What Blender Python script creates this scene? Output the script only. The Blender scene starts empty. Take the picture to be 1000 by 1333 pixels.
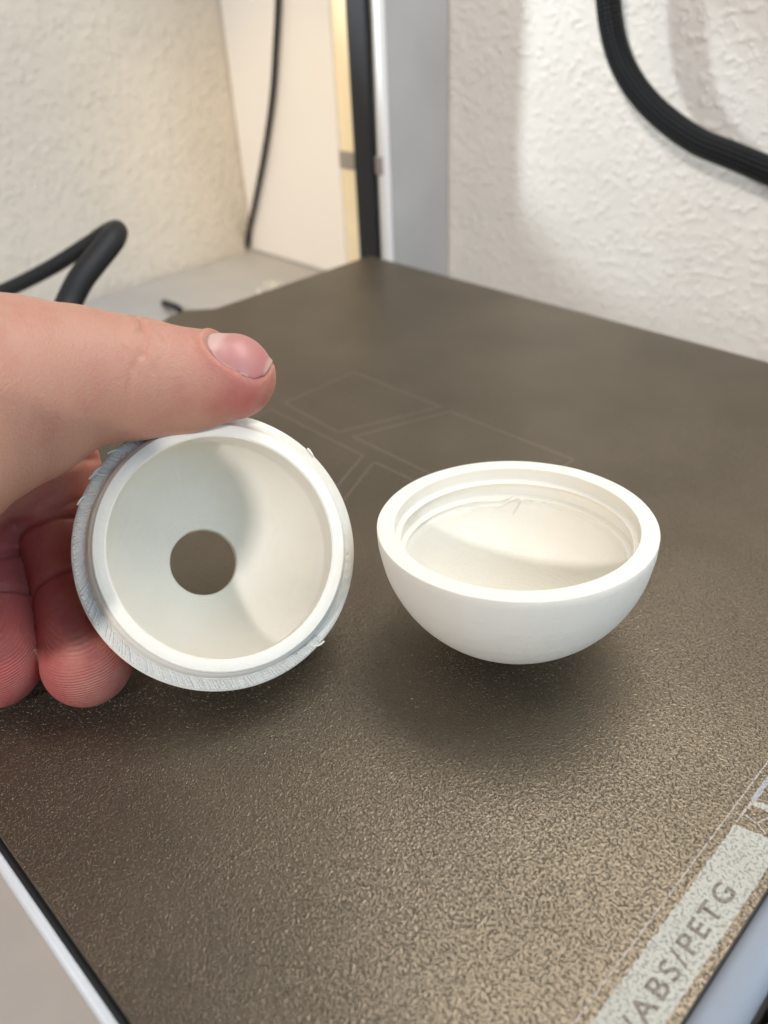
import bpy, math, random
import numpy as np
import bmesh
from mathutils import Vector, Matrix, noise

MM = 0.001
random.seed(4)
rng = np.random.default_rng(4)
SC = bpy.context.scene
COL = SC.collection

# ------------------------------------------------------------------ camera
def make_camera():
    yaw, pitch, roll = 0.812969, 0.597220, -0.050564
    f = Vector((-math.sin(yaw) * math.cos(pitch), math.cos(yaw) * math.cos(pitch), -math.sin(pitch)))
    r = Vector((math.cos(yaw), math.sin(yaw), 0.0))
    u = r.cross(f)
    c, s = math.cos(roll), math.sin(roll)
    r2 = c * r + s * u
    u2 = -s * r + c * u
    cam = bpy.data.cameras.new('camera')
    o = bpy.data.objects.new('camera', cam)
    COL.objects.link(o)
    m = Matrix((r2, u2, -f)).transposed().to_4x4()
    m.translation = Vector((282.952469, -266.885931, 118.136370)) * MM
    o.matrix_world = m
    cam.sensor_fit = 'VERTICAL'
    cam.sensor_height = 32.0
    cam.sensor_width = 24.0
    cam.lens = 32.0 * 1071.816512 / 1333.0
    cam.clip_start = 0.005
    cam.clip_end = 20.0
    cam.dof.use_dof = True
    cam.dof.focus_distance = 0.152
    cam.dof.aperture_fstop = cam.lens / 1.8
    SC.camera = o
make_camera()

# ------------------------------------------------------------------ world and lamps
w = bpy.data.worlds.new('World')
SC.world = w
w.use_nodes = True
w.node_tree.nodes['Background'].inputs[0].default_value = (0.53, 0.76, 1.0, 1)
w.node_tree.nodes['Background'].inputs[1].default_value = 0.17

def area(name, loc, target, sx, sy, power, color, spread=180):
    l = bpy.data.lights.new(name, 'AREA')
    l.shape = 'RECTANGLE'
    l.size, l.size_y = sx, sy
    l.energy = power
    l.color = color
    l.spread = math.radians(spread)
    o = bpy.data.objects.new(name, l)
    COL.objects.link(o)
    o.location = loc
    d = Vector(target) - Vector(loc)
    o.rotation_euler = d.to_track_quat('-Z', 'Y').to_euler()
    return o

TGT = Vector((0.18, -0.18, 0.03))
KEY = Vector((0.307, -0.818, 0.485)).normalized()
area('window_key', TGT + KEY * 1.6, TGT, 0.08, 0.08, 14.8, (1.0, 0.965, 0.98))
area('window_back', Vector((0.25, 0.052, 0.44)), Vector((0.24, -0.22, 0.0)), 0.38, 0.30, 3.2, (1.0, 0.96, 0.94))
area('window_right', Vector((1.25, -0.14, 0.62)), Vector((0.1, -0.05, 0.05)), 0.6, 0.6, 5.0, (0.48, 0.73, 1.0))
def spot(name, loc, target, power, color, deg, blend, size):
    l = bpy.data.lights.new(name, 'SPOT')
    l.energy = power; l.color = color; l.spot_size = math.radians(deg); l.spot_blend = blend; l.shadow_soft_size = size
    o = bpy.data.objects.new(name, l); COL.objects.link(o); o.location = loc
    o.rotation_euler = (Vector(target) - Vector(loc)).to_track_quat('-Z', 'Y').to_euler()
spot('wall_patch_spot', (-0.14, -0.12, 0.20), (0.075, 0.066, 0.055), 3.1, (0.80, 0.91, 1.0), 24, 0.6, 0.010)  # added spot, stands in for the cool window patch on the right wall
spot('warm_fill_spot', (0.02, -0.22, 0.30), (-0.13, 0.066, -0.005), 3.4, (1.0, 0.72, 0.36), 34, 0.9, 0.02)  # added warm spot with no real lamp, warms lower wall and board

SC.view_settings.view_transform = 'Standard'
SC.view_settings.look = 'None'
SC.view_settings.exposure = 0.0
SC.view_settings.gamma = 1.0

# ------------------------------------------------------------------ helpers
def tag(o, label=None, cat=None, group=None, kind=None):
    if label: o['label'] = label
    if cat: o['category'] = cat
    if group: o['group'] = group
    if kind: o['kind'] = kind
    return o

def empty(name, loc=(0, 0, 0)):
    o = bpy.data.objects.new(name, None)
    COL.objects.link(o)
    o.location = Vector(loc) * MM
    o.empty_display_size = 0.01
    return o

def link(name, me, mat=None, parent=None):
    o = bpy.data.objects.new(name, me)
    COL.objects.link(o)
    if mat: me.materials.append(mat)
    if parent is not None:
        o.parent = parent
        o.matrix_parent_inverse = parent.matrix_world.inverted() if False else Matrix.Translation(-parent.location) 
    return o

def mesh(name, verts, faces, mat=None, parent=None, smooth=False, uvs=None):
    """verts in mm, world axes"""
    me = bpy.data.meshes.new(name)
    me.from_pydata([tuple(float(c) * MM for c in v) for v in verts], [], [tuple(f) for f in faces])
    if smooth:
        me.polygons.foreach_set('use_smooth', [True] * len(me.polygons))
    if uvs is not None:
        uv = me.uv_layers.new(name='UVMap')
        for lp in me.loops:
            uv.data[lp.index].uv = uvs[lp.vertex_index]
    me.update()
    return link(name, me, mat, parent)

def slab(name, outline, z0, z1, mat, parent=None, bevel=0.0, seg=2):
    bm = bmesh.new()
    vs = [bm.verts.new((x * MM, y * MM, z1 * MM)) for x, y in outline]
    f = bm.faces.new(vs)
    if f.normal.z < 0: f.normal_flip()
    bm.normal_update()
    r = bmesh.ops.extrude_face_region(bm, geom=[f])
    for v in [g for g in r['geom'] if isinstance(g, bmesh.types.BMVert)]:
        v.co.z = z0 * MM
    bmesh.ops.recalc_face_normals(bm, faces=bm.faces)
    if bevel:
        bmesh.ops.bevel(bm, geom=list(bm.edges), offset=bevel * MM, segments=seg, profile=0.5, affect='EDGES', clamp_overlap=True)
    me = bpy.data.meshes.new(name)
    bm.to_mesh(me); bm.free()
    return link(name, me, mat, parent)

def box(name, a, b, mat, parent=None, bevel=0.0, seg=2):
    return slab(name, [(a[0], a[1]), (b[0], a[1]), (b[0], b[1]), (a[0], b[1])], a[2], b[2], mat, parent, bevel, seg)

def catmull(pts, n=12):
    P = [Vector(p) for p in pts]
    P = [P[0] * 2 - P[1]] + P + [P[-1] * 2 - P[-2]]
    out = []
    for i in range(1, len(P) - 2):
        for k in range(n):
            t = k / n
            a, b, c, d = P[i - 1], P[i], P[i + 1], P[i + 2]
            out.append(0.5 * ((2 * b) + (c - a) * t + (2 * a - 5 * b + 4 * c - d) * t * t + (3 * b - a - 3 * c + d) * t ** 3))
    out.append(P[-2])
    return out

def tube(name, pts, rad, mat, parent=None, seg=20, n=12, cap=True, raw=False):
    path = [Vector(p) for p in pts] if raw else catmull(pts, n)
    V, F, U = [], [], []
    up = Vector((0.3, 0.2, 1)).normalized()
    L = 0
    for i, p in enumerate(path):
        t = (path[min(i + 1, len(path) - 1)] - path[max(i - 1, 0)]).normalized()
        a = (up - t * up.dot(t)).normalized()
        up = a
        b = t.cross(a)
        if i: L += (p - path[i - 1]).length
        rr = rad(i / (len(path) - 1)) if callable(rad) else rad
        for k in range(seg + 1):
            g = 2 * math.pi * k / seg
            V.append(p + a * math.cos(g) * rr + b * math.sin(g) * rr)
            U.append((k / seg, L / (2 * math.pi * (rr if rr > 0.01 else 1))))
    m = seg + 1
    for i in range(len(path) - 1):
        for k in range(seg):
            F.append((i * m + k, i * m + k + 1, (i + 1) * m + k + 1, (i + 1) * m + k))
    if cap:
        F.append(tuple(range(seg))[::-1]); F.append(tuple((len(path) - 1) * m + k for k in range(seg)))
    return mesh(name, V, F, mat, parent, True, U)

# ------------------------------------------------------------------ materials
def mat(name):
    m = bpy.data.materials.new(name)
    m.use_nodes = True
    nt = m.node_tree
    return m, nt, nt.nodes['Principled BSDF']

def N(nt, typ, **kw):
    n = nt.nodes.new(typ)
    for k, v in kw.items():
        if k in n.inputs: n.inputs[k].default_value = v
        else: setattr(n, k, v)
    return n

def L(nt, a, b): nt.links.new(a, b)

def coords(nt, scale=1000.0, kind='Object', loc=(0, 0, 0)):
    tc = N(nt, 'ShaderNodeTexCoord')
    mp = N(nt, 'ShaderNodeMapping')
    mp.inputs['Scale'].default_value = (scale,) * 3 if not isinstance(scale, tuple) else scale
    mp.inputs['Location'].default_value = loc
    L(nt, tc.outputs[kind], mp.inputs['Vector'])
    return mp.outputs[0]

def mth(nt, op, a, b=None, c=None):
    n = nt.nodes.new('ShaderNodeMath'); n.operation = op
    for i, v in enumerate((a, b, c)):
        if v is None: continue
        if hasattr(v, 'default_value') or hasattr(v, 'is_output'): L(nt, v, n.inputs[i])
        else: n.inputs[i].default_value = v
    return n.outputs[0]

def ramp(nt, fac, stops):
    r = nt.nodes.new('ShaderNodeValToRGB')
    e = r.color_ramp.elements
    e[0].position, e[0].color = stops[0][0], stops[0][1]
    e[1].position, e[1].color = stops[-1][0], stops[-1][1]
    for p, c in stops[1:-1]:
        x = e.new(p); x.color = c
    L(nt, fac, r.inputs[0])
    return r.outputs[0]

def g(v): return (v, v, v, 1)

def bump(nt, b, h, dist, strength=1.0):
    n = N(nt, 'ShaderNodeBump')
    n.inputs['Distance'].default_value = dist
    n.inputs['Strength'].default_value = strength
    L(nt, h, n.inputs['Height'])
    L(nt, n.outputs[0], b.inputs['Normal'])
    return n

def simple(name, col, rough=0.5, metal=0.0, noise_amt=0.06, nscale=30, bumpd=0.0, bscale=900):
    m, nt, b = mat(name)
    c = coords(nt, 1.0)
    n1 = N(nt, 'ShaderNodeTexNoise', Scale=nscale, Detail=4.0)
    L(nt, c, n1.inputs['Vector'])
    lo = tuple(x * (1 - noise_amt) for x in col) + (1,)
    hi = tuple(min(1, x * (1 + noise_amt)) for x in col) + (1,)
    L(nt, ramp(nt, n1.outputs['Fac'], [(0.3, lo), (0.7, hi)]), b.inputs['Base Color'])
    b.inputs['Roughness'].default_value = rough
    b.inputs['Metallic'].default_value = metal
    if bumpd:
        n2 = N(nt, 'ShaderNodeTexNoise', Scale=bscale, Detail=3.0)
        L(nt, c, n2.inputs['Vector'])
        bump(nt, b, n2.outputs['Fac'], bumpd)
    return m

def pei_height(nt):
    """pebbled powder-coat relief: blunt grains parted by short wiggly pits"""
    c = coords(nt, 1000.0)
    n1 = N(nt, 'ShaderNodeTexNoise', Scale=1.7, Detail=1.0, Roughness=0.5, Distortion=0.7)
    L(nt, c, n1.inputs['Vector'])
    d = mth(nt, 'ABSOLUTE', mth(nt, 'SUBTRACT', n1.outputs['Fac'], 0.5))
    line = mth(nt, 'MULTIPLY', d, 10.0); line = mth(nt, 'MINIMUM', line, 1.0)     # 0 in pit lines
    n2 = N(nt, 'ShaderNodeTexNoise', Scale=1.7, Detail=0.0)
    L(nt, c, n2.inputs['Vector'])
    brk = mth(nt, 'MULTIPLY', mth(nt, 'SUBTRACT', n2.outputs['Fac'], 0.50), 12.0)  # breaks the lines up
    brk = mth(nt, 'MINIMUM', mth(nt, 'MAXIMUM', brk, 0.0), 1.0)
    pit = mth(nt, 'MULTIPLY', mth(nt, 'SUBTRACT', 1.0, line), brk)
    n3 = N(nt, 'ShaderNodeTexNoise', Scale=2.4, Detail=2.0)
    L(nt, c, n3.inputs['Vector'])
    h = mth(nt, 'MULTIPLY_ADD', n3.outputs['Fac'], 0.12, mth(nt, 'MULTIPLY', pit, -0.75))
    h = mth(nt, 'MULTIPLY_ADD', n1.outputs['Fac'], 1.05, h)
    return c, h, pit

def pei(name, base, rough, spec_tint=None, metal=0.0, pitmix=0.55):
    m, nt, b = mat(name)
    c, h, pit = pei_height(nt)
    n = N(nt, 'ShaderNodeTexNoise', Scale=0.03, Detail=5.0)
    L(nt, c, n.inputs['Vector'])
    lo = tuple(x * 0.88 for x in base) + (1,); hi = tuple(x * 1.1 for x in base) + (1,)
    col = ramp(nt, n.outputs['Fac'], [(0.3, lo), (0.7, hi)])
    mx = N(nt, 'ShaderNodeMix', data_type='RGBA')
    L(nt, mth(nt, 'MULTIPLY', pit, pitmix), mx.inputs[0])
    L(nt, col, mx.inputs[6])
    mx.inputs[7].default_value = tuple(x * 0.35 for x in base) + (1,)  # pits also darkened in the colour, painting in their shade
    L(nt, mx.outputs[2], b.inputs['Base Color'])
    b.inputs['Roughness'].default_value = rough
    b.inputs['Metallic'].default_value = metal
    b.inputs['IOR'].default_value = 1.6
    bump(nt, b, h, 0.00011, 0.95)
    return m

M = {}
M['plate'] = pei('textured_plate', (0.185, 0.153, 0.109), 0.385, metal=0.85)
M['mint'] = pei('mint_print', (0.48, 0.465, 0.385), 0.5, pitmix=0.75)
M['letter'] = pei('brown_print', (0.19, 0.16, 0.12), 0.5, metal=0.1)
M['pale_line'] = pei('pale_print', (0.46, 0.39, 0.32), 0.5)
M['lilac'] = pei('lilac_print', (0.38, 0.375, 0.385), 0.5)
M['faint'] = pei('faint_print', (0.238, 0.198, 0.15), 0.42, metal=0.7, pitmix=0.3)
M['bed'] = simple('bed_paint', (0.32, 0.345, 0.38), 0.42, bumpd=0.00002)
M['bed_rim'] = simple('bed_rim_metal', (0.62, 0.61, 0.59), 0.45)
M['gap'] = simple('gap_shade_screen_black', (0.012, 0.012, 0.012), 0.6)
M['base'] = simple('grey_plastic', (0.46, 0.45, 0.43), 0.55, bumpd=0.00003)
M['dark'] = simple('dark_plastic', (0.05, 0.045, 0.05), 0.5)
M['column'] = simple('grey_paint', (0.43, 0.42, 0.40), 0.42, bumpd=0.00002)
M['channel'] = simple('flange_warm_glow', (0.95, 0.80, 0.52), 0.25)  # cream colour paints the warm glow on the left flange
M['bracket'] = simple('bracket_grey', (0.33, 0.30, 0.26), 0.5)
M['belt'] = simple('black_rubber_belt', (0.012, 0.012, 0.014), 0.55)
M['cable'] = simple('black_cable', (0.008, 0.008, 0.009), 0.6)
M['board'] = simple('smooth_white_board', (0.84, 0.82, 0.78), 0.45, noise_amt=0.02, nscale=8)

def braided():
    m, nt, b = mat('braided_sleeve')
    c = coords(nt, (1, 1, 1), 'UV')
    sep = N(nt, 'ShaderNodeSeparateXYZ'); L(nt, c, sep.inputs[0])
    a = mth(nt, 'MULTIPLY', mth(nt, 'ADD', sep.outputs[0], sep.outputs[1]), 2 * math.pi * 9)
    d = mth(nt, 'MULTIPLY', mth(nt, 'SUBTRACT', sep.outputs[0], sep.outputs[1]), 2 * math.pi * 9)
    h = mth(nt, 'MULTIPLY', mth(nt, 'SINE', a), mth(nt, 'SINE', d))
    L(nt, ramp(nt, mth(nt, 'MULTIPLY_ADD', h, 0.5, 0.5), [(0.35, g(0.001)), (0.9, g(0.05))]), b.inputs['Base Color'])
    b.inputs['Roughness'].default_value = 0.5
    b.inputs['Specular IOR Level'].default_value = 0.15
    bump(nt, b, h, 0.0007)
    return m
M['braid'] = braided()

def wallpaper(name, col, sc=0.33, dist=0.0007, seed=0):
    m, nt, b = mat(name)
    c = coords(nt, 1000.0, loc=(seed, seed * 2, 0))
    n1 = N(nt, 'ShaderNodeTexNoise', Scale=sc, Detail=1.5, Roughness=0.45, Distortion=0.5)
    L(nt, c, n1.inputs['Vector'])
    n2 = N(nt, 'ShaderNodeTexNoise', Scale=sc * 0.45, Detail=1.0)
    L(nt, c, n2.inputs['Vector'])
    chips = mth(nt, 'MAXIMUM', mth(nt, 'SUBTRACT', n1.outputs['Fac'], 0.5), 0.0)
    h = mth(nt, 'ADD', mth(nt, 'MULTIPLY', chips, 3.0), mth(nt, 'MULTIPLY', n2.outputs['Fac'], 0.7))
    n3 = N(nt, 'ShaderNodeTexNoise', Scale=0.02, Detail=3.0)
    L(nt, c, n3.inputs['Vector'])
    lo = tuple(x * 0.97 for x in col) + (1,); hi = tuple(min(1, x * 1.02) for x in col) + (1,)
    L(nt, ramp(nt, n3.outputs['Fac'], [(0.35, lo), (0.65, hi)]), b.inputs['Base Color'])
    b.inputs['Roughness'].default_value = 0.62
    bump(nt, b, h, dist)
    return m
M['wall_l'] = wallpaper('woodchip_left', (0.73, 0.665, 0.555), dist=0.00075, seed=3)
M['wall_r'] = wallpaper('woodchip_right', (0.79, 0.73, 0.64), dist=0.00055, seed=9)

def pla(name, band=False):
    m, nt, b = mat(name)
    c = coords(nt, 1000.0)
    sep = N(nt, 'ShaderNodeSeparateXYZ'); L(nt, c, sep.inputs[0])
    nz = N(nt, 'ShaderNodeTexNoise', Scale=0.12, Detail=4.0); L(nt, c, nz.inputs['Vector'])
    L(nt, ramp(nt, nz.outputs['Fac'], [(0.3, (0.87, 0.82, 0.70, 1)), (0.7, (0.89, 0.845, 0.735, 1))]), b.inputs['Base Color'])
    lay = mth(nt, 'SINE', mth(nt, 'MULTIPLY', sep.outputs[2], 2 * math.pi / 0.20))
    nf = N(nt, 'ShaderNodeTexNoise', Scale=1.3, Detail=3.0); L(nt, c, nf.inputs['Vector'])
    cz = nt.nodes.new('ShaderNodeCombineXYZ'); L(nt, sep.outputs[2], cz.inputs[2])
    nb = N(nt, 'ShaderNodeTexNoise', Scale=1.1, Detail=3.0, Roughness=0.7); L(nt, cz.outputs[0], nb.inputs['Vector'])
    h = mth(nt, 'MULTIPLY_ADD', lay, 0.30, mth(nt, 'MULTIPLY_ADD', nf.outputs['Fac'], 0.8, mth(nt, 'MULTIPLY', nb.outputs['Fac'], 1.6)))
    b.inputs['Roughness'].default_value = 0.60
    b.inputs['Specular IOR Level'].default_value = 0.35
    b.inputs['Subsurface Weight'].default_value = 0.22
    b.inputs['Subsurface Radius'].default_value = (1.0, 0.85, 0.6)
    b.inputs['Subsurface Scale'].default_value = 0.0012
    bump(nt, b, h, 0.00010, 0.9)
    return m
M['pla'] = pla('white_filament')

def skin():
    m, nt, b = mat('skin')
    c = coords(nt, 1000.0)
    at = N(nt, 'ShaderNodeAttribute', attribute_name='red')
    n1 = N(nt, 'ShaderNodeTexNoise', Scale=0.16, Detail=5.0, Roughness=0.6); L(nt, c, n1.inputs['Vector'])
    n2 = N(nt, 'ShaderNodeTexNoise', Scale=1.6, Detail=2.0); L(nt, c, n2.inputs['Vector'])
    f = mth(nt, 'ADD', at.outputs['Fac'], mth(nt, 'MULTIPLY', mth(nt, 'SUBTRACT', n1.outputs['Fac'], 0.5), 1.3))
    f = mth(nt, 'ADD', f, mth(nt, 'MULTIPLY', mth(nt, 'SUBTRACT', n2.outputs['Fac'], 0.5), 0.25))
    L(nt, ramp(nt, f, [(0.0, (0.51, 0.265, 0.183, 1)), (0.45, (0.49, 0.205, 0.150, 1)), (1.0, (0.45, 0.115, 0.10, 1))]), b.inputs['Base Color'])
    b.inputs['Roughness'].default_value = 0.46
    b.inputs['Specular IOR Level'].default_value = 0.35
    b.inputs['Subsurface Weight'].default_value = 0.55
    b.inputs['Subsurface Radius'].default_value = (1.0, 0.32, 0.18)
    b.inputs['Subsurface Scale'].default_value = 0.0035
    v = N(nt, 'ShaderNodeTexVoronoi', Scale=1.5); v.feature = 'DISTANCE_TO_EDGE'; L(nt, c, v.inputs['Vector'])
    v2 = mth(nt, 'MINIMUM', mth(nt, 'MULTIPLY', v.outputs['Distance'], 5.0), 1.0)
    # print ridges on the finger pads
    wv = N(nt, 'ShaderNodeTexWave', Scale=0.62, Distortion=2.2, Detail=1.0); wv.inputs['Detail Scale'].default_value = 0.35
    wv.bands_direction = 'Z'
    L(nt, c, wv.inputs['Vector'])
    pad = N(nt, 'ShaderNodeAttribute', attribute_name='pad')
    rid = mth(nt, 'MULTIPLY', wv.outputs['Fac'], mth(nt, 'MULTIPLY', pad.outputs['Fac'], 1.1))
    h = mth(nt, 'ADD', mth(nt, 'MULTIPLY', v2, 0.22), mth(nt, 'ADD', mth(nt, 'MULTIPLY', n2.outputs['Fac'], 0.8), rid))
    bump(nt, b, h, 0.00015, 0.9)
    return m
M['skin'] = skin()

def nailm():
    m, nt, b = mat('nail')
    at = N(nt, 'ShaderNodeAttribute', attribute_name='along')
    L(nt, ramp(nt, at.outputs['Fac'], [(0.0, (0.60, 0.38, 0.33, 1)), (0.22, (0.60, 0.37, 0.32, 1)), (0.32, (0.51, 0.235, 0.205, 1)), (0.93, (0.48, 0.185, 0.165, 1)), (0.97, (0.58, 0.36, 0.30, 1))]), b.inputs['Base Color'])
    b.inputs['Roughness'].default_value = 0.42
    b.inputs['Subsurface Weight'].default_value = 0.3
    b.inputs['Subsurface Radius'].default_value = (1.0, 0.4, 0.25)
    b.inputs['Subsurface Scale'].default_value = 0.001
    return m
M['nail'] = nailm()

# ------------------------------------------------------------------ setting
Z0 = -45.0
box('tabletop', (-900, -900, Z0 - 60), (900, 66, Z0 - 30), simple('tabletop_paint', (0.80, 0.70, 0.60), 0.45), bevel=1)
tag(bpy.data.objects['tabletop'], kind='structure')

pb = empty('printer_base', (0, 0, Z0))
tag(pb, 'flat pale grey printer base under and behind the dark plate, touching both walls', 'printer base')
slab('housing', [(-176, -235), (276, -235), (276, 20), (-8, 20), (-40, 62), (-181, 62)], Z0 - 29.5, Z0, M['base'], pb, bevel=2, seg=3)
# small dark cable stub and crumbs lying on the base
o = tube('cable_stub', [(-137.16, -35.25, -44.00), (-123.32, -39.38, -41.00), (-112.06, -41.47, -40.00), (-111.65, -39.58, -44.00)], 1.9, M['cable'], seg=12)
tag(o, 'tiny dark cable stub lying on the grey base behind the thumb', 'cable')

V, F = [], []
for i in range(16):
    c = Vector((-112.48, 23.07, -44.20)) + Vector((random.gauss(0, 4), random.gauss(0, 7), 0))
    s = random.uniform(0.6, 1.9)
    k = len(V)
    for q in ((1, 0, 0), (-.5, .9, 0), (-.5, -.8, 0), (0, 0, 1.0), (0.1, 0, -.6)):
        V.append(c + Vector(q) * s * random.uniform(.7, 1.2))
    F += [(k, k + 1, k + 3), (k + 1, k + 2, k + 3), (k + 2, k, k + 3), (k + 1, k, k + 4), (k + 2, k + 1, k + 4), (k, k + 2, k + 4)]
o = mesh('plastic_crumbs', V, F, M['pla'])
tag(o, 'white plastic crumbs scattered on the grey base beside the plate edge', 'crumbs', kind='stuff')

hs = empty('screen_housing', (300, -190, -40))
tag(hs, 'dark plastic housing at the lower right corner, beyond the pale bed rail', 'housing')
box('shell', (279.5, -330, Z0 - 29.6), (360, -60, -17), M['dark'], hs, bevel=2.5, seg=3)
box('screen', (284, -320, -16.9), (355, -150, -16.0), M['gap'], hs, bevel=0.3)

# walls
def wallquad(name, p, q, z0, z1, thick, m):
    p, q = Vector(p), Vector(q)
    d = (q - p).normalized(); n = Vector((-d.y, d.x)) * thick
    return slab(name, [tuple(p), tuple(q), tuple(q + n), tuple(p + n)], z0, z1, m)
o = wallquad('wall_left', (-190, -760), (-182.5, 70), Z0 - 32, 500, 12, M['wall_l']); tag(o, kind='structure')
for v in o.data.vertices: pass
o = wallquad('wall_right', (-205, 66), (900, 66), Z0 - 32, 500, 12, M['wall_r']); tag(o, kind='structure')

o = box('white_board', (-181.5, 62.5, Z0 + 0.2), (-87.01, 65.5, 420), M['board'], bevel=0.5)
tag(o, 'smooth white board against the wall, left of the grey column', 'board')

# ------------------------------------------------------------------ column
colm = empty('printer_column', (-20, 40, Z0))
tag(colm, 'upright grey printer column with black toothed belt, behind the far plate corner', 'column')
x0 = -38.18; x1 = -8.03; xb0 = -25.25; xb1 = -13.94
box('housing', (-35, 24.5, Z0 + 0.3), (x1, 65.2, 420), M['column'], colm, bevel=0.8)
box('side_flange', (x0, 20, Z0 + 0.3), (xb0 - 1.0, 24, 420), M['channel'], colm, bevel=0.6)
box('side_flange', (xb1 + 1.2, 20, Z0 + 0.3), (x1 + 0.3, 24, 420), M['board'], colm, bevel=0.6)
zb = 35.18
box('bracket', (x0 - 0.5, 19.2, zb - 4), (x1 - 0.8, 21.0, zb + 4), M['bracket'], colm, bevel=0.4)
V, F = [], []
# toothed belt
bz0, bz1, th = Z0 + 1, 420.0, 2.0
nt_ = int((bz1 - bz0) / 2.0)
prof = []
for i in range(nt_):
    z = bz0 + i * 2.0
    prof += [(xb1, z), (xb1, z + 0.9), (xb1 + 0.9, z + 1.1), (xb1 + 0.9, z + 1.8)]
for (x, z) in prof:
    V += [(xb0, 17.0, z), (x, 17.0, z), (x, 19.0, z), (xb0, 19.0, z)]
for i in range(len(prof) - 1):
    a = i * 4; b2 = a + 4
    for k in range(4):
        F.append((a + k, a + (k + 1) % 4, b2 + (k + 1) % 4, b2 + k))
F += [(3, 2, 1, 0), tuple(len(V) - 4 + k for k in range(4))]
mesh('timing_belt', V, F, M['belt'], colm)

# ------------------------------------------------------------------ cables
o = tube('hanging_cable', [(-111.93, 59.00, 150.36), (-119.33, 59.00, 119.32), (-123.64, 59.00, 99.02), (-129.60, 59.00, 77.31), (-138.20, 59.00, 49.86), (-152.67, 59.00, 17.08), (-167.01, 59.00, -10.75), (-177.93, 59.00, -30.93), (-184.77, 59.00, -46.39), (-188.40, 59.00, -58.67)], 1.6, M['cable'], seg=14)
tag(o, 'thin black cable hanging down in front of the white board', 'cable')
o = tube('braided_cable', [(82.17, 48.00, 148.91), (82.70, 48.00, 120.89), (86.05, 48.00, 99.62), (91.31, 48.00, 84.72), (99.51, 48.00, 73.42), (111.75, 48.00, 63.66), (128.88, 48.00, 55.28), (144.57, 48.00, 51.33), (158.08, 48.00, 47.89), (181.55, 46.00, 42.07), (212.36, 46.00, 34.84), (262, 45, 8), (310, 43, -28), (335, 41, -73)], 4.7, M['braid'], seg=24)
tag(o, 'thick black braided cable curving across the right wall', 'cable')
o = tube('bent_cable', [(-209.30, -395.75, -73.20), (-160.28, -301.55, -39.24), (-115.62, -228.45, -11.27), (-85.88, -192.24, 0.68), (-62.25, -168.12, 8.71), (-44.55, -155.05, 15.46), (-25.17, -142.87, 24.85), (-10.22, -132.03, 34.07), (-0.96, -127.42, 39.52), (9.02, -128.54, 41.95), (14.83, -133.87, 41.03), (18.14, -143.85, 36.30), (20.07, -150.99, 32.36), (22.16, -158.09, 26.50), (28.68, -168.01, 20.18), (33.04, -183.16, 10.88), (29.15, -206.01, 2.61), (15.46, -235.71, -5.67), (-7.00, -268.70, -18.59), (-38.53, -307.77, -45.73)], lambda t: 2.8 + 1.5 * min(1, max(0, (t - .42) * 9)), M['cable'], seg=18)
tag(o, 'black cable bent into a hook behind the thumb, by the left wall', 'cable')

# ------------------------------------------------------------------ bed and plate
bed = empty('heated_bed', (135, -128, -1.2))
tag(bed, 'pale blue grey heated bed whose rounded edge shows beside the plate', 'heated bed')
slab('core', [(2, -258.05), (270.85, -258.05), (270.85, -1), (2, -1)], -7.0, -1.15, M['gap'], bed)  # black core run out under the gap, standing in for its shade
# rounded front rail, right of the printed strip
def rail(name, pts, mt, along, lo, hi):
    V, F = [], []
    for s in (lo, hi):
        for a, z in pts:
            V.append((a, s, z) if along == 'y' else (s, a, z))
    n = len(pts)
    for i in range(n):
        F.append((i, (i + 1) % n, n + (i + 1) % n, n + i))
    F += [tuple(range(n))[::-1], tuple(range(n, 2 * n))]
    o = mesh(name, V, F, mt, bed, True)
    bm = bmesh.new(); bm.from_mesh(o.data); bmesh.ops.recalc_face_normals(bm, faces=bm.faces); bm.to_mesh(o.data); bm.free()
    return o
pr = [(270.9, -6.5), (270.9, -1.6)] + [(272.2 + 4.6 * math.sin(t), -5.4 + 3.9 * math.cos(t)) for t in [i * math.pi / 20 for i in range(0, 13)]] + [(274.5, -12.0), (270.9, -12.0)]
rail('front_rail', pr, M['bed'], 'y', -259.9, 2)
pr = [(-258.1, -7.0), (-258.1, -1.3)] + [(-258.7 - 1.0 * math.sin(t), -2.3 + 1.0 * math.cos(t)) for t in [i * math.pi / 12 for i in range(0, 8)]] + [(-259.6, -7.0)]
rail('side_rim', pr, M['bed_rim'], 'x', 0, 270.6)

plate = empty('build_plate', (135, -128, 0))
tag(plate, 'large dark bronze textured build plate lying flat under both white bowls', 'build plate')
def arc(cx, cy, r, a0, a1, n=6):
    return [(cx + r * math.cos(math.radians(a0 + (a1 - a0) * i / n)), cy + r * math.sin(math.radians(a0 + (a1 - a0) * i / n))) for i in range(n + 1)]
outl = arc(2.5, -2.5, 2.5, 180, 90) + arc(267, -3.7, 3.7, 90, 0) + arc(267, -253.3, 3.7, 0, -90) + arc(3, -254, 3, 270, 180)
outl += [(0, -116), (-3.1, -114.5), (-7.0, -107), (-8.6, -98), (-5.0, -93.6), (-0.6, -89.2), (0, -88)]
slab('sheet', outl, -1.0, 0.0, M['plate'], plate, bevel=0.18, seg=1)

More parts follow.
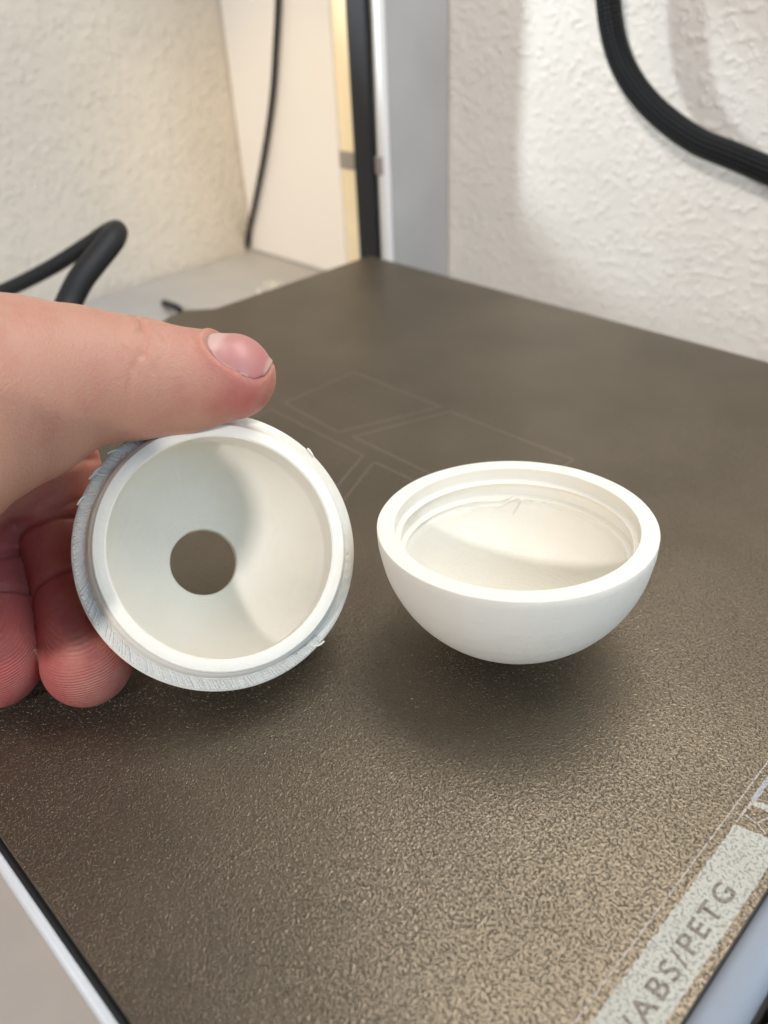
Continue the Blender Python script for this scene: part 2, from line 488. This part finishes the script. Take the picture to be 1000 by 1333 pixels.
def strip(name, quads, z, mt):
    V, F = [], []
    for q in quads:
        k = len(V); V += [(x, y, z) for x, y in q]; F.append(tuple(range(k, k + len(q))))
    o = mesh(name, V, F, mt, plate)
    bm = bmesh.new(); bm.from_mesh(o.data)
    for f in bm.faces:
        if f.normal.z < 0: f.normal_flip()
    bm.to_mesh(o.data); bm.free()
    return o
def ragged(x, lo, hi, amp, sgn=1):
    out = []; y = lo
    while y < hi:
        out.append((x + random.uniform(-amp, amp), y)); y += 0.5
    return out + [(x, hi)]
left_e = ragged(262.15, -252, -173.2, 0.16)
right_e = ragged(269.15, -252, -171.3, 0.05)
strip('printed_label', [left_e + right_e[::-1]], 0.02, M['mint'])
# pieces of the printed symbol above the label
strip('printed_symbol', [[(262.0, -167.2), (263.3, -166.4), (264.6, -166.0), (269.0, -164.2), (269.0, -167.6), (264.9, -167.4), (262.3, -167.9)],
      ], 0.02, M['mint'])
def seg(a, b, w):
    a, b = Vector(a), Vector(b); n = (b - a).normalized(); n = Vector((-n.y, n.x)) * w / 2
    return [tuple(a + n), tuple(b + n), tuple(b - n), tuple(a - n)]
strip('symbol_outline', [seg((262.5, -170.4), (264.5, -170.7), .3), seg((264.5, -170.7), (265.4, -168.4), .3), seg((264.6, -170.6), (266.4, -171.6), .3), seg((262.1, -172.6), (262.1, -169.2), .35), seg((262.3, -169.0), (262.1, -166.9), .4)], 0.04, M['pale_line'])
strip('symbol_bar', [[(261.8, -166.8), (262.6, -166.8), (262.6, -158), (261.8, -158)]], 0.02, M['lilac'])
dash = []
y = -251.0
while y < -20:
    l = random.uniform(1.2, 3.4)
    dash.append([(260.42 + random.uniform(-.03, .03), y), (260.68 + random.uniform(-.03, .03), y), (260.68, y + l), (260.42, y + l)])
    y += l + random.uniform(0.12, 0.4)
strip('dashed_line', dash, 0.02, M['pale_line'])
LG = [((89, -94.3), (129, -94.5)), ((129, -94.5), (116.5, -126.5)), ((133, -95), (122, -125.6)), ((133, -95), (178, -94.5)),
      ((89, -94.3), (89, -124.8)), ((89, -124.8), (116.5, -126.5)), ((89, -130.4), (132.2, -131.3)), ((132.2, -131.3), (138.5, -147)),
      ((137, -131.6), (146, -153)), ((137, -131.6), (178, -131.4)), ((122, -125.6), (178, -126.1)), ((178, -94.5), (178, -126.1)), ((178, -131.4), (178, -160)), ((89, -130.4), (89, -160)), ((138.5, -147), (134, -160))]
strip('logo_outline', [seg(a, b, 0.75) for a, b in LG], 0.015, M['faint'])

# raised print lettering
fc = bpy.data.curves.new('lettering', 'FONT')
fc.body = 'PLA/ABS/PETG'
fc.size = 4.1 * MM
fc.offset = 0.00007
fc.space_character = 1.25
fo = bpy.data.objects.new('font_tmp', fc); COL.objects.link(fo)
bpy.context.view_layer.update()
me = bpy.data.meshes.new_from_object(fo.evaluated_get(bpy.context.evaluated_depsgraph_get()))
bpy.data.objects.remove(fo)
xs = [v.co.x for v in me.vertices]; wdt = max(xs)
for v in me.vertices:
    x, y = v.co.x / MM, v.co.y / MM
    v.co = Vector((267.55 - y, -183.9 - (wdt / MM - x) * 1.22, 0.04)) * MM
me.name = 'lettering'
bm = bmesh.new(); bm.from_mesh(me)
for f in bm.faces:
    if f.normal.z < 0: f.normal_flip()
bm.to_mesh(me); bm.free()
link('lettering', me, M['letter'], plate)

# ------------------------------------------------------------------ bowls
def frame(n, up_hint=(0, 0, 1)):
    z = Vector(n).normalized(); x = Vector(up_hint).cross(z)
    if x.length < 1e-3: x = Vector((1, 0, 0))
    x.normalize(); y = z.cross(x)
    return Matrix((x, y, z)).transposed()

def lathe(name, prof, mt, root, seg=224, disp=None):
    """prof: list of (r, h); a None entry breaks the smooth shading; closed loop"""
    V, F = [], []
    rings = []
    for i, p in enumerate(prof):
        if p is None: rings.append(None); continue
        r, h = p; ring = []
        for k in range(seg):
            a = 2 * math.pi * k / seg
            rr, hh = (r, h) if disp is None else disp(i, r, h, a)
            ring.append(len(V)); V.append((rr * math.cos(a), rr * math.sin(a), hh))
        rings.append(ring)
    prev = None
    n = len(rings); seq = []
    for i in range(n):
        if rings[i] is None: continue
        seq.append(rings[i])
    for a, b in zip(seq, seq[1:] + seq[:1]):
        for k in range(seg):
            j = (k + 1) % seg
            F.append((a[k], a[j], b[j], b[k]))
    me = bpy.data.meshes.new(name)
    me.from_pydata([(x * MM, y * MM, z * MM) for x, y, z in V], [], F)
    bm = bmesh.new(); bm.from_mesh(me); bmesh.ops.recalc_face_normals(bm, faces=bm.faces); bm.to_mesh(me); bm.free()
    me.polygons.foreach_set('use_smooth', [True] * len(me.polygons))
    me.set_sharp_from_angle(angle=math.radians(38))
    me.materials.append(mt)
    o = bpy.data.objects.new(name, me); COL.objects.link(o); o.parent = root
    return o

def arcp(R, h0, a0, a1, n, sgn=1, squash=1.0):
    return [(R * math.cos(math.radians(a0 + (a1 - a0) * i / n)), h0 - squash * R * math.sin(math.radians(a0 + (a1 - a0) * i / n))) for i in range(n + 1)]

# right bowl: rests on its round belly, open side up
BR = dict(c=(207.05, -160.75, 25.77), n=(-0.067, 0.059, 1.0))
nR = Vector(BR['n']).normalized()
rb = bpy.data.objects.new('white_bowl', None); COL.objects.link(rb); rb.empty_display_size = .01
mR = frame(nR).to_4x4(); mR.translation = (Vector(BR['c']) + nR * 1.52) * MM
rb.matrix_world = mR
tag(rb, 'white printed half sphere standing open side up on the plate, right of the hand', 'bowl')
prof = [(26.35, 0.0), (26.45, -0.15), (26.42, -1.6), (26.35, -3.0)]
prof += arcp(26.3, -1.0, 9, 78, 40, squash=0.985) + [(3.2, -1.52 - 25.72), (0.02, -1.52 - 25.76)]
inner = [(0.02, -24.0)] + [(21.6 * math.cos(t), -3.4 - 20.8 * math.sin(t)) for t in [math.radians(88 - 88 * i / 34) for i in range(34)]] + \
        [(21.7, -6.4), (21.7, -6.0), (22.6, -5.75), (22.95, -5.5), (23.05, -4.4), (22.75, -3.9), (22.45, -3.5), (22.45, -3.1), (22.8, -2.7), (23.0, -2.3), (23.0, -0.15), (23.15, 0.0)]
inner = [p for p in inner if p[1] < -7.9] + [(21.65, -7.6), (21.75, -7.3), (21.6, -7.0), (21.3, -6.75), (21.3, -6.55), (21.6, -6.35), (22.35, -6.1), (22.65, -5.2), (22.7, -4.2), (22.5, -3.75), (22.05, -3.45), (22.0, -3.2), (22.3, -3.0), (22.95, -2.75), (23.05, -2.4), (23.05, -0.12), (23.17, 0.0)]
def dispR(i, r, h, a):
    # printing seam and slightly uneven rim
    s = math.exp(-((a - math.radians(59.9)) / 0.012) ** 2) * 0.17 if r > 24 else 0
    nz = noise.noise(Vector((math.cos(a) * 3, math.sin(a) * 3, h * 0.5))) * 0.05
    ex = 0.05 * math.sin(a * 1 + h * .2) if h > -7 and r < 23.4 and r > 21.6 else 0
    return r + s + nz + ex, h + (nz * 0.8 if h > -7 else 0)
lathe('shell', prof + inner, M['pla'], rb, disp=dispR)
# stray strands on the inner thread
def strand(root, name, pts, r, parent_label=None):
    path = catmull(pts, 6)
    V, F = [], []; sg = 6
    for i, p in enumerate(path):
        t = (path[min(i + 1, len(path) - 1)] - path[max(i - 1, 0)]).normalized()
        a = t.orthogonal().normalized(); b = t.cross(a)
        for k in range(sg):
            q = 2 * math.pi * k / sg; V.append((p + (a * math.cos(q) + b * math.sin(q)) * r) * MM)
    for i in range(len(path) - 1):
        for k in range(sg):
            F.append((i * sg + k, i * sg + (k + 1) % sg, (i + 1) * sg + (k + 1) % sg, (i + 1) * sg + k))
    me = bpy.data.meshes.new(name); me.from_pydata([tuple(v) for v in V], [], F)
    me.polygons.foreach_set('use_smooth', [True] * len(me.polygons)); me.materials.append(M['pla'])
    o = bpy.data.objects.new(name, me); COL.objects.link(o); o.parent = root
    return o
def cyl(r, a, h):
    return (r * math.cos(math.radians(a)), r * math.sin(math.radians(a)), h)
strand(rb, 'loose_strand', [cyl(21.5, -103.4, -6.2), cyl(20.7, -99.2, -6.7), cyl(20.6, -93.6, -8.2), cyl(21.2, -89.4, -8.4)], 0.17)
strand(rb, 'loose_strand', [cyl(21.5, -100.4, -6.0), cyl(20.7, -94.4, -6.5), cyl(20.6, -86.4, -6.6), cyl(21.2, -80.4, -6.8)], 0.17)
strand(rb, 'loose_strand', [cyl(21.5, -107.4, -6.6), cyl(20.7, -104.4, -7.1), cyl(20.6, -100.4, -10.5), cyl(21.2, -97.4, -10.7)], 0.17)
strand(rb, 'loose_strand', [cyl(21.5, -88.4, -6.1), cyl(20.7, -84.8, -6.6), cyl(20.6, -80.0, -6.3), cyl(21.2, -76.4, -6.5)], 0.17)
strand(rb, 'loose_strand', [cyl(21.5, -118.9, -6.2), cyl(20.7, -116.2, -6.7), cyl(20.6, -112.6, -6.8), cyl(21.2, -109.9, -7.0)], 0.17)

# left bowl: held up on edge, open side to the viewer, hole in its bottom
nL = Vector((0.73392, -0.20698, 0.64693)).normalized()
lb = bpy.data.objects.new('white_bowl', None); COL.objects.link(lb); lb.empty_display_size = .01
mL = frame(nL).to_4x4(); cL = Vector((170.40000, -203.20000, 26.40000)); mL.translation = cL * MM
lb.matrix_world = mL
tag(lb, 'white printed half sphere with a round hole, held on edge by the hand', 'bowl')
HR = 7.2
ah = math.degrees(math.acos(HR / 26.1))
outer = arcp(26.2, 0.0, 5, ah, 36, squash=0.975)
hb = outer[-1][1]
prof = [(26.4, 0.0), (26.45, -0.2), (26.4, -1.8)] + outer
prof += [(HR - 0.15, hb + 0.3), (HR - 0.15, hb + 2.2)]
ain = math.degrees(math.acos(HR / 22.6))
innr = [(22.6 * math.cos(t), -22.6 * 1.03 * math.sin(t) * 1.0) for t in [math.radians(ain + (14 - ain) * i / 30) for i in range(31)]]
prof += innr
prof += [(21.6, -3.6), (21.0, -1.5), (20.75, 0.5), (20.65, 4.0), (20.95, 4.3), (22.7, 4.3), (23.0, 4.15), (23.2, 3.6), (23.6, 3.3), (23.7, 3.0), (23.55, 2.7), (23.85, 2.0), (24.0, 1.2), (24.35, 0.9), (24.9, 0.75), (25.6, 0.45), (26.15, 0.2)]
def dispL(i, r, h, a):
    nz = noise.noise(Vector((math.cos(a) * 3, math.sin(a) * 3, h * 0.5 + 7))) * 0.05
    z = 0
    if r < 22.7 and h < -4 and h > -19: nz += 0.10 * math.exp(-(((a - math.radians(89.7) + math.pi) % (2 * math.pi) - math.pi) / 0.012) ** 2)
    if h > 0.2 and h < 1.8 and r > 24.1:
        z = 0.18 * noise.noise(Vector((math.cos(a) * 40, math.sin(a) * 40, r * 1.1)))
    return r + nz, h + z
lathe('shell', prof, M['pla'], lb, seg=360, disp=dispL)
# drooping overhang loops on the shoulder: short diagonal filament strands
V, F = [], []
def addstrand(pts, r):
    path = catmull(pts, 4); sg = 5; base = len(V)
    for i, p in enumerate(path):
        t = (path[min(i + 1, len(path) - 1)] - path[max(i - 1, 0)]).normalized()
        a = t.orthogonal().normalized(); b = t.cross(a)
        for k in range(sg):
            q = 2 * math.pi * k / sg; V.append(p + (a * math.cos(q) + b * math.sin(q)) * r)
    for i in range(len(path) - 1):
        for k in range(sg):
            F.append((base + i * sg + k, base + i * sg + (k + 1) % sg, base + (i + 1) * sg + (k + 1) % sg, base + (i + 1) * sg + k))
for i in range(145):
    a = 102.5 + i * 1.35 + random.uniform(-.4, .4)
    dr = random.uniform(-.15, .15)
    tilt = 3.0 + 1.6 * math.sin(math.radians(a * 2 + 40)) + random.uniform(-.6, .6)
    lift = random.uniform(-0.12, 0.03)
    addstrand([cyl(24.15 + dr, a, 0.9), cyl(24.7 + dr, a + tilt * .35, 0.75 + lift), cyl(25.4 + dr, a + tilt * .7, 0.5 + lift), cyl(26.05 + dr * .4, a + tilt, 0.2)], random.uniform(0.20, 0.32))
me = bpy.data.meshes.new('overhang_strands'); me.from_pydata([tuple(v * MM) for v in V], [], F)
me.polygons.foreach_set('use_smooth', [True] * len(me.polygons)); me.materials.append(M['pla'])
o = bpy.data.objects.new('overhang_strands', me); COL.objects.link(o); o.parent = lb; o['kind'] = 'stuff'
strand(lb, 'burr', [cyl(25.6, 116.1, 0.2), cyl(26.2, 117.1, 0.3), cyl(26.60, 118.9, 0.4), cyl(26.86, 120.6, 0.2)], 0.2)
strand(lb, 'burr', [cyl(25.6, 128.5, 0.2), cyl(26.2, 129.5, 0.3), cyl(26.54, 131.3, 0.4), cyl(26.75, 133.0, 0.2)], 0.2)
strand(lb, 'burr', [cyl(25.6, 139.5, 0.2), cyl(26.2, 140.5, 0.3), cyl(26.50, 142.3, 0.4), cyl(26.66, 144.0, 0.2)], 0.2)
strand(lb, 'burr', [cyl(25.6, 25.5, 0.2), cyl(26.2, 26.5, 0.3), cyl(26.48, 28.3, 0.4), cyl(26.64, 30.0, 0.2)], 0.2)
strand(lb, 'burr', [cyl(25.6, -66.3, 0.2), cyl(26.2, -65.3, 0.3), cyl(26.50, -63.5, 0.4), cyl(26.66, -61.8, 0.2)], 0.2)
strand(lb, 'burr', [cyl(25.6, 25.3, 0.2), cyl(26.2, 26.3, 0.3), cyl(26.42, 28.1, 0.4), cyl(26.52, 29.8, 0.2)], 0.2)
strand(lb, 'burr', [cyl(25.6, 125.9, 0.2), cyl(26.2, 126.9, 0.3), cyl(26.46, 128.7, 0.4), cyl(26.61, 130.4, 0.2)], 0.2)

# ------------------------------------------------------------------ hand (signed distance field -> one mesh)
HAND_ORIGIN = (170.40000, -203.20000, 26.40000)
HAND_RX = (0.70711, 0.70587, -0.04179)
HAND_RY = (0.37319, -0.42274, -0.82585)
HAND_RZ = (-0.60060, 0.56837, -0.56235)
THUMB = [(2.68, -32.03, -2.38, 8.0), (-6.07, -31.01, -3.38, 9.1), (-14.38, -30.95, -6.38, 10.6), (-23.31, -30.71, -10.38, 11.6), (-33.0, -27.82, -14.38, 14.6), (-41.53, -24.79, -19.38, 17)]
THENAR = [(-33.66, -27.16, -14.38, 14.6), (-42.25, -24.03, -20.38, 17.5), (-48.59, -18.27, -28.38, 21), (-52.54, -9.7, -39.38, 24), (-55.04, -3.71, -55.38, 26)]
METAC = [[(-49.81, -16.76, 4.62, 12.5), (-67.17, -20.34, -5.38, 15), (-69.52, -7.42, -59.38, 26)], [(-56.17, -7.79, 2.62, 12.0), (-71.38, -13.26, -7.38, 15), (-69.52, -7.42, -59.38, 26)], [(-61.38, 3.59, -3.38, 11.5), (-71.08, -5.07, -15.38, 15), (-69.52, -7.42, -59.38, 26)], [(-64.55, 14.08, -9.38, 10.5), (-72.97, 2.35, -21.38, 14), (-69.52, -7.42, -59.38, 26)]]
ARM = [(-69.52, -7.42, -59.38, 26), (-100.57, -8.19, -67.38, 30), (-157.29, -8.91, -71.38, 33)]
FINGERS = [[(-49.81, -16.76, 4.62, 12.5), (-39.08, -15.53, 15.62, 10.6), (-35.64, -3.38, 16.62, 9.6), (-30.22, 9.51, 10.62, 9.0), (-25.35, 21.53, 0.12, 8.35)], [(-56.17, -7.79, 2.62, 12.0), (-53.53, -7.85, 12.62, 10.4), (-51.68, 4.03, 14.62, 9.8), (-47.4, 14.18, 9.62, 9.3), (-42.61, 21.53, 0.12, 8.6)], [(-61.38, 3.59, -3.38, 11.5), (-66.0, -1.65, 10.62, 10), (-65.49, 10.07, 11.62, 9.5), (-60.56, 18.32, 4.62, 9), (-55.42, 23.95, -4.38, 8.2)], [(-64.55, 14.08, -9.38, 10.5), (-75.94, 7.12, 4.62, 9), (-75.94, 16.08, 4.62, 8.3), (-70.27, 21.5, -2.38, 7.8), (-65.89, 25.88, -8.38, 7.2)]]
FINGER_CREASES = [[((-35.64, -3.38, 16.62), (0.328, 0.926, -0.185), (0.25, 0, -1), 1.1, 0.75, 0.5), ((-36.05, -4.84, 16.5), (0.328, 0.926, -0.185), (0.25, 0, -1), 0.45, 0.45, -0.4), ((-30.22, 9.51, 10.62), (0.326, 0.788, -0.522), (0.25, 0, -1), 1.0, 0.7, 0.4), ((-39.08, -15.53, 15.62), (0.272, 0.959, 0.079), (0.25, 0, -1), 0.8, 0.8, 0.3)], [((-51.68, 4.03, 14.62), (0.266, 0.955, -0.13), (0.25, 0, -1), 1.1, 0.75, 0.5), ((-51.9, 2.6, 14.38), (0.266, 0.955, -0.13), (0.25, 0, -1), 0.45, 0.45, -0.4), ((-47.4, 14.18, 9.62), (0.371, 0.715, -0.593), (0.25, 0, -1), 1.0, 0.7, 0.4), ((-53.53, -7.85, 12.62), (0.152, 0.975, 0.164), (0.25, 0, -1), 0.8, 0.8, 0.3)], [((-65.49, 10.07, 11.62), (0.252, 0.927, -0.278), (0.25, 0, -1), 1.1, 0.75, 0.5), ((-65.55, 8.66, 11.5), (0.252, 0.927, -0.278), (0.25, 0, -1), 0.45, 0.45, -0.4), ((-60.56, 18.32, 4.62), (0.429, 0.592, -0.682), (0.25, 0, -1), 1.0, 0.7, 0.4), ((-66.0, -1.65, 10.62), (0.043, 0.995, 0.085), (0.25, 0, -1), 0.8, 0.8, 0.3)], [((-75.94, 16.08, 4.62), (0.334, 0.847, -0.413), (0.25, 0, -1), 1.1, 0.75, 0.5), ((-75.94, 15.0, 4.62), (0.334, 0.847, -0.413), (0.25, 0, -1), 0.45, 0.45, -0.4), ((-70.27, 21.5, -2.38), (0.525, 0.512, -0.679), (0.25, 0, -1), 1.0, 0.7, 0.4), ((-75.94, 7.12, 4.62), (0.0, 1.0, 0.0), (0.25, 0, -1), 0.8, 0.8, 0.3)]]
THUMB_CREASES = [((-16.46, -30.93, -7.13), (0.926, -0.016, 0.376), (0.0, -0.9, -0.6), 0.16, 0.4, 1.5), ((-14.55, -30.95, -6.44), (0.926, -0.016, 0.376), (0.0, -0.9, -0.6), 0.38, 0.5, -1.2), ((-13.3, -30.96, -5.99), (0.926, -0.016, 0.376), (0.0, -0.9, -0.6), 0.3, 0.45, 1.8), ((-11.55, -30.97, -5.36), (0.926, -0.016, 0.376), (0.0, -0.9, -0.6), 0.1, 0.3, -1.4), ((-18.54, -30.92, -7.88), (0.926, -0.016, 0.376), (0.0, -0.9, -0.6), 0.08, 0.35, 1.6)]
REDS = [((2.68, -32.03, -2.38), 9, 0.7), ((7.71, -27.34, -5.38), 6, 0.5), ((-25.35, 21.53, 0.12), 13, 0.95), ((-30.22, 9.51, 10.62), 12, 0.7), ((-35.64, -3.38, 16.62), 13, 0.6), ((-42.61, 21.53, 0.12), 14, 0.9), ((-47.4, 14.18, 9.62), 12, 0.65), ((-51.68, 4.03, 14.62), 14, 0.6), ((-39.08, -15.53, 15.62), 14, 0.5), ((-53.53, -7.85, 12.62), 14, 0.5)]
PADS = [((-22.69, 22.45, -8.38), 13), ((-39.15, 22.45, -8.38), 12)]
NC, NA, NB, NN = np.array((4.778, -37.422, -6.445)), np.array((0.979, 0.202, -0.009)), np.array((0.124, -0.566, 0.815)), np.array((0.160, -0.799, -0.579))
NLEN, NWID = 11.5, 12.0
SPH_C = (0.0, 0.0, 0.0)
BOWL_N = (0.34583, -0.17288, -0.92223)
HAND_LO, HAND_HI = (-193.29000, -45.42000, -107.38000), (13.68000, 36.08000, 29.22000)
H0 = np.array(HAND_ORIGIN)
RX, RY, RZ = np.array(HAND_RX), np.array(HAND_RY), np.array(HAND_RZ)     # hand frame: along the thumb, down, away
def cone(Pn, a, b, ra, rb):
    a = np.array(a); b = np.array(b); ab = b - a; L2 = ab @ ab
    t = np.clip(((Pn - a) @ ab) / L2, 0, 1)
    return np.sqrt(((Pn - a - t[..., None] * ab) ** 2).sum(-1)) - (ra + (rb - ra) * t)
def smin(a, b, k):
    h = np.maximum(k - np.abs(a - b), 0) / k
    return np.minimum(a, b) - h * h * h * k / 6.0
def chain(Pn, pts, k=2.0):
    d = None
    for (a, b) in zip(pts, pts[1:]):
        c = cone(Pn, a[:3], b[:3], a[3], b[3])
        d = c if d is None else smin(d, c, k)
    return d
def crease(Pn, d, p, ax, facing, depth, wd, wob=0.0):
    p = np.array(p[:3]); ax = np.array(ax, float); ax /= np.linalg.norm(ax)
    f = np.array(facing, float); f -= ax * (f @ ax); f /= np.linalg.norm(f)
    v = Pn - p; s = v @ ax
    q = v - s[..., None] * ax
    lat = q @ np.cross(ax, f)
    ql = np.sqrt((q ** 2).sum(-1)) + 1e-6
    m = np.clip((q @ f) / ql * 1.4 + 0.25, 0, 1)
    s = s + wob * np.sin(lat * 0.35) + wob * 0.35 * np.sin(lat * 0.9 + 2) - 0.006 * lat ** 2 * (1 if wob >= 0 else -1)
    return d + depth * np.exp(-(s / wd) ** 2) * m

SPH = np.array(SPH_C)
def nail_uv(Pn):
    v = Pn - NC
    return v @ NA / (NLEN / 2), v @ NB / (NWID / 2), v @ NN
def hand_sdf(Pn):
    thumb = chain(Pn, THUMB, 4.0)
    palm = chain(Pn, THENAR, 5.0)
    for mc in METAC: palm = smin(palm, chain(Pn, mc, 3.0), 7.0)
    palm = smin(palm, chain(Pn, ARM, 5.0), 12.0)
    body = smin(thumb, palm, 9.0)
    # thumb wrinkles over the joint and the long palm fold
    for (p, ax, fc_, dp, wd, wb) in THUMB_CREASES: body = crease(Pn, body, p, ax, fc_, dp, wd, wb)
    # nail bed
    u, v, hgt = nail_uv(Pn)
    rho = (np.abs(u) ** 2.6 + np.abs(v) ** 2.6) ** (1 / 2.6)
    front = (hgt > -5.5)
    prox = np.clip(0.6 - u, 0, 1)
    body = np.where(front, body + 0.40 * np.exp(-((rho - 1.0) / 0.055) ** 2) - 0.42 * prox * np.exp(-((rho - 1.16) / 0.10) ** 2) + 0.45 * np.clip((0.99 - rho) / 0.06, 0, 1), body)
    d = body
    for f, cr in zip(FINGERS, FINGER_CREASES):
        c = chain(Pn, f, 1.2)
        for (p, ax, fc_, dp, wd, wb) in cr: c = crease(Pn, c, p, ax, fc_, dp, wd, wb)
        blend = smin(c, palm, 4.0)
        d = np.minimum(d, blend)
    # soft flesh gives way where it presses on the bowl and stops at the plate
    ds = np.sqrt(((Pn - SPH) ** 2).sum(-1)) - 26.25
    back = (Pn - SPH) @ np.array(BOWL_N)
    ds = np.maximum(ds, back - 0.1)
    d = np.maximum(d, -ds)
    return d

def build_hand():
    h = 0.62
    lo = np.array([-262.0, -62.0, -42.0]); hi = np.array([8.0, 62.0, 50.0])
    lo = np.array(HAND_LO); hi = np.array(HAND_HI)
    n = np.ceil((hi - lo) / h).astype(int)
    X = lo[0] + h * np.arange(n[0]); Y = lo[1] + h * np.arange(n[1]); Z = lo[2] + h * np.arange(n[2])
    # coarse pass picks the blocks that hold surface
    B = 12
    vol = np.full(tuple(n), 3.0, np.float32)
    bc = [np.array([A_[i:i + B].mean() for i in range(0, m_, B)]) for A_, m_ in ((X, n[0]), (Y, n[1]), (Z, n[2]))]
    DC = hand_sdf(np.stack(np.meshgrid(*bc, indexing='ij'), -1))
    for i in range(0, n[0], B):
        for j in range(0, n[1], B):
            for k in range(0, n[2], B):
                xs_, ys_, zs_ = X[i:i + B], Y[j:j + B], Z[k:k + B]
                dc = float(DC[i // B, j // B, k // B])
                if abs(dc) > h * B * 0.9 + 3.0:
                    if dc < 0: vol[i:i + B, j:j + B, k:k + B] = -3.0
                    continue
                G = np.stack(np.meshgrid(xs_, ys_, zs_, indexing='ij'), -1)
                vol[i:i + B, j:j + B, k:k + B] = hand_sdf(G)
    import openvdb
    gr = openvdb.FloatGrid(3.0)
    gr.copyFromArray(np.clip(vol, -3, 3))
    pts, quads = gr.convertToQuads(isovalue=0.0)
    P3 = lo + pts * h
    # relax and project on the field
    for _ in range(2):
        e = 0.05
        d0 = hand_sdf(P3)
        gx = np.stack([(hand_sdf(P3 + np.eye(3)[a] * e) - d0) / e for a in range(3)], -1)
        gx /= np.linalg.norm(gx, axis=1, keepdims=True) + 1e-9
        P3 = P3 - gx * np.clip(d0, -.4, .4)[:, None]
    return P3, quads

P3, quads = build_hand()
hand_me = bpy.data.meshes.new('skin')
Wd = (H0 + P3[:, :1] * RX + P3[:, 1:2] * RY + P3[:, 2:3] * RZ)
hand_me.vertices.add(len(Wd)); hand_me.vertices.foreach_set('co', ((Wd - H0) * MM).astype(np.float32).ravel())
hand_me.loops.add(len(quads) * 4); hand_me.loops.foreach_set('vertex_index', np.asarray(quads)[:, ::-1].astype(np.int32).ravel())
hand_me.polygons.add(len(quads)); hand_me.polygons.foreach_set('loop_start', (np.arange(len(quads)) * 4).astype(np.int32))
hand_me.update(calc_edges=True)
hand_me.polygons.foreach_set('use_smooth', [True] * len(quads))
bm = bmesh.new(); bm.from_mesh(hand_me); bmesh.ops.recalc_face_normals(bm, faces=bm.faces); bm.to_mesh(hand_me); bm.free()
# redness of tips and joints, deepened to paint the fingers' shade, and the pads that carry print ridges
red = np.zeros(len(P3)); pad = np.zeros(len(P3))
for p, rad, amt in REDS: red += amt * np.exp(-(((P3 - np.array(p)) ** 2).sum(1)) / rad ** 2)
for p, rad in PADS: pad = np.maximum(pad, np.exp(-(((P3 - np.array(p)) ** 2).sum(1)) / rad ** 2))
for nm, ar in (('red', red), ('pad', pad)):
    at = hand_me.attributes.new(nm, 'FLOAT', 'POINT'); at.data.foreach_set('value', np.clip(ar, 0, 1).astype(np.float32))
hand_me.materials.append(M['skin'])
hand = bpy.data.objects.new('hand', hand_me); COL.objects.link(hand); hand.location = Vector(H0) * MM
tag(hand, 'bare hand from the left, thumb on top of the bowl and fingers behind it', 'hand')

def build_nail():
    n = 34
    V, F, al = [], [], []
    UV = []
    for i in range(n + 1):
        for j in range(n + 1):
            a, b = 2 * i / n - 1, 2 * j / n - 1
            m = max(abs(a), abs(b)); rr = (abs(a) ** 2.6 + abs(b) ** 2.6) ** (1 / 2.6) + 1e-9
            UV.append((a * m / rr * 0.985, b * m / rr * 0.985, m))
    UV = np.array(UV); u, v, rho = UV.T
    p = NC + NA * (u * NLEN / 2)[:, None] + NB * (v * NWID / 2)[:, None] + NN * 9.0
    for _ in range(50):
        p = p - NN * (np.clip(hand_sdf(p), -1, 9) * 0.7)[:, None]
    hgt = (p - NC) @ NN
    off = 0.20 + 0.30 * (1 - rho ** 3) + 0.35 * np.clip((u - 0.55) / 0.45, 0, 1)
    off -= 0.25 * (rho > 0.999) * (u < 0.3)
    p = p + NN * (off * 0.8)[:, None] + NA * (0.25 * (u > 0.9))[:, None]
    al_ = ((u + 1) / 2 + 0.10 * v * v * np.where(u < 0, 1, -.3))
    al_ = np.where((rho > 0.95) & (u < 0.55), 0.1, al_)
    V = list(p); al = list(al_)
    m = n + 1
    # light smoothing of the height so the plate is glassy
    A = np.array(V).reshape(m, m, 3)
    for _ in range(2):
        A[1:-1, 1:-1] = 0.5 * A[1:-1, 1:-1] + 0.125 * (A[2:, 1:-1] + A[:-2, 1:-1] + A[1:-1, 2:] + A[1:-1, :-2])
    V = list(A.reshape(-1, 3)); top = len(V)
    V = V + [v - NN * 0.45 for v in V]; al = al + al
    for i in range(n):
        for j in range(n):
            q = (i * m + j, i * m + j + 1, (i + 1) * m + j + 1, (i + 1) * m + j)
            F.append(q); F.append(tuple(top + x for x in q[::-1]))
    ring = [j for j in range(m)] + [i * m + n for i in range(1, m)] + [n * m + j for j in range(n - 1, -1, -1)] + [i * m for i in range(n - 1, 0, -1)]
    for a, b in zip(ring, ring[1:] + ring[:1]): F.append((b, a, top + a, top + b))
    me = bpy.data.meshes.new('thumbnail')
    V = np.array(V); Wn = V[:, :1] * RX + V[:, 1:2] * RY + V[:, 2:3] * RZ
    me.from_pydata([tuple(x * MM) for x in Wn], [], F)
    bm = bmesh.new(); bm.from_mesh(me); bmesh.ops.recalc_face_normals(bm, faces=bm.faces); bm.to_mesh(me); bm.free()
    me.polygons.foreach_set('use_smooth', [True] * len(me.polygons))
    at = me.attributes.new('along', 'FLOAT', 'POINT'); at.data.foreach_set('value', np.array(al, np.float32))
    me.materials.append(M['nail'])
    o = bpy.data.objects.new('thumbnail', me); COL.objects.link(o); o.parent = hand
build_nail()
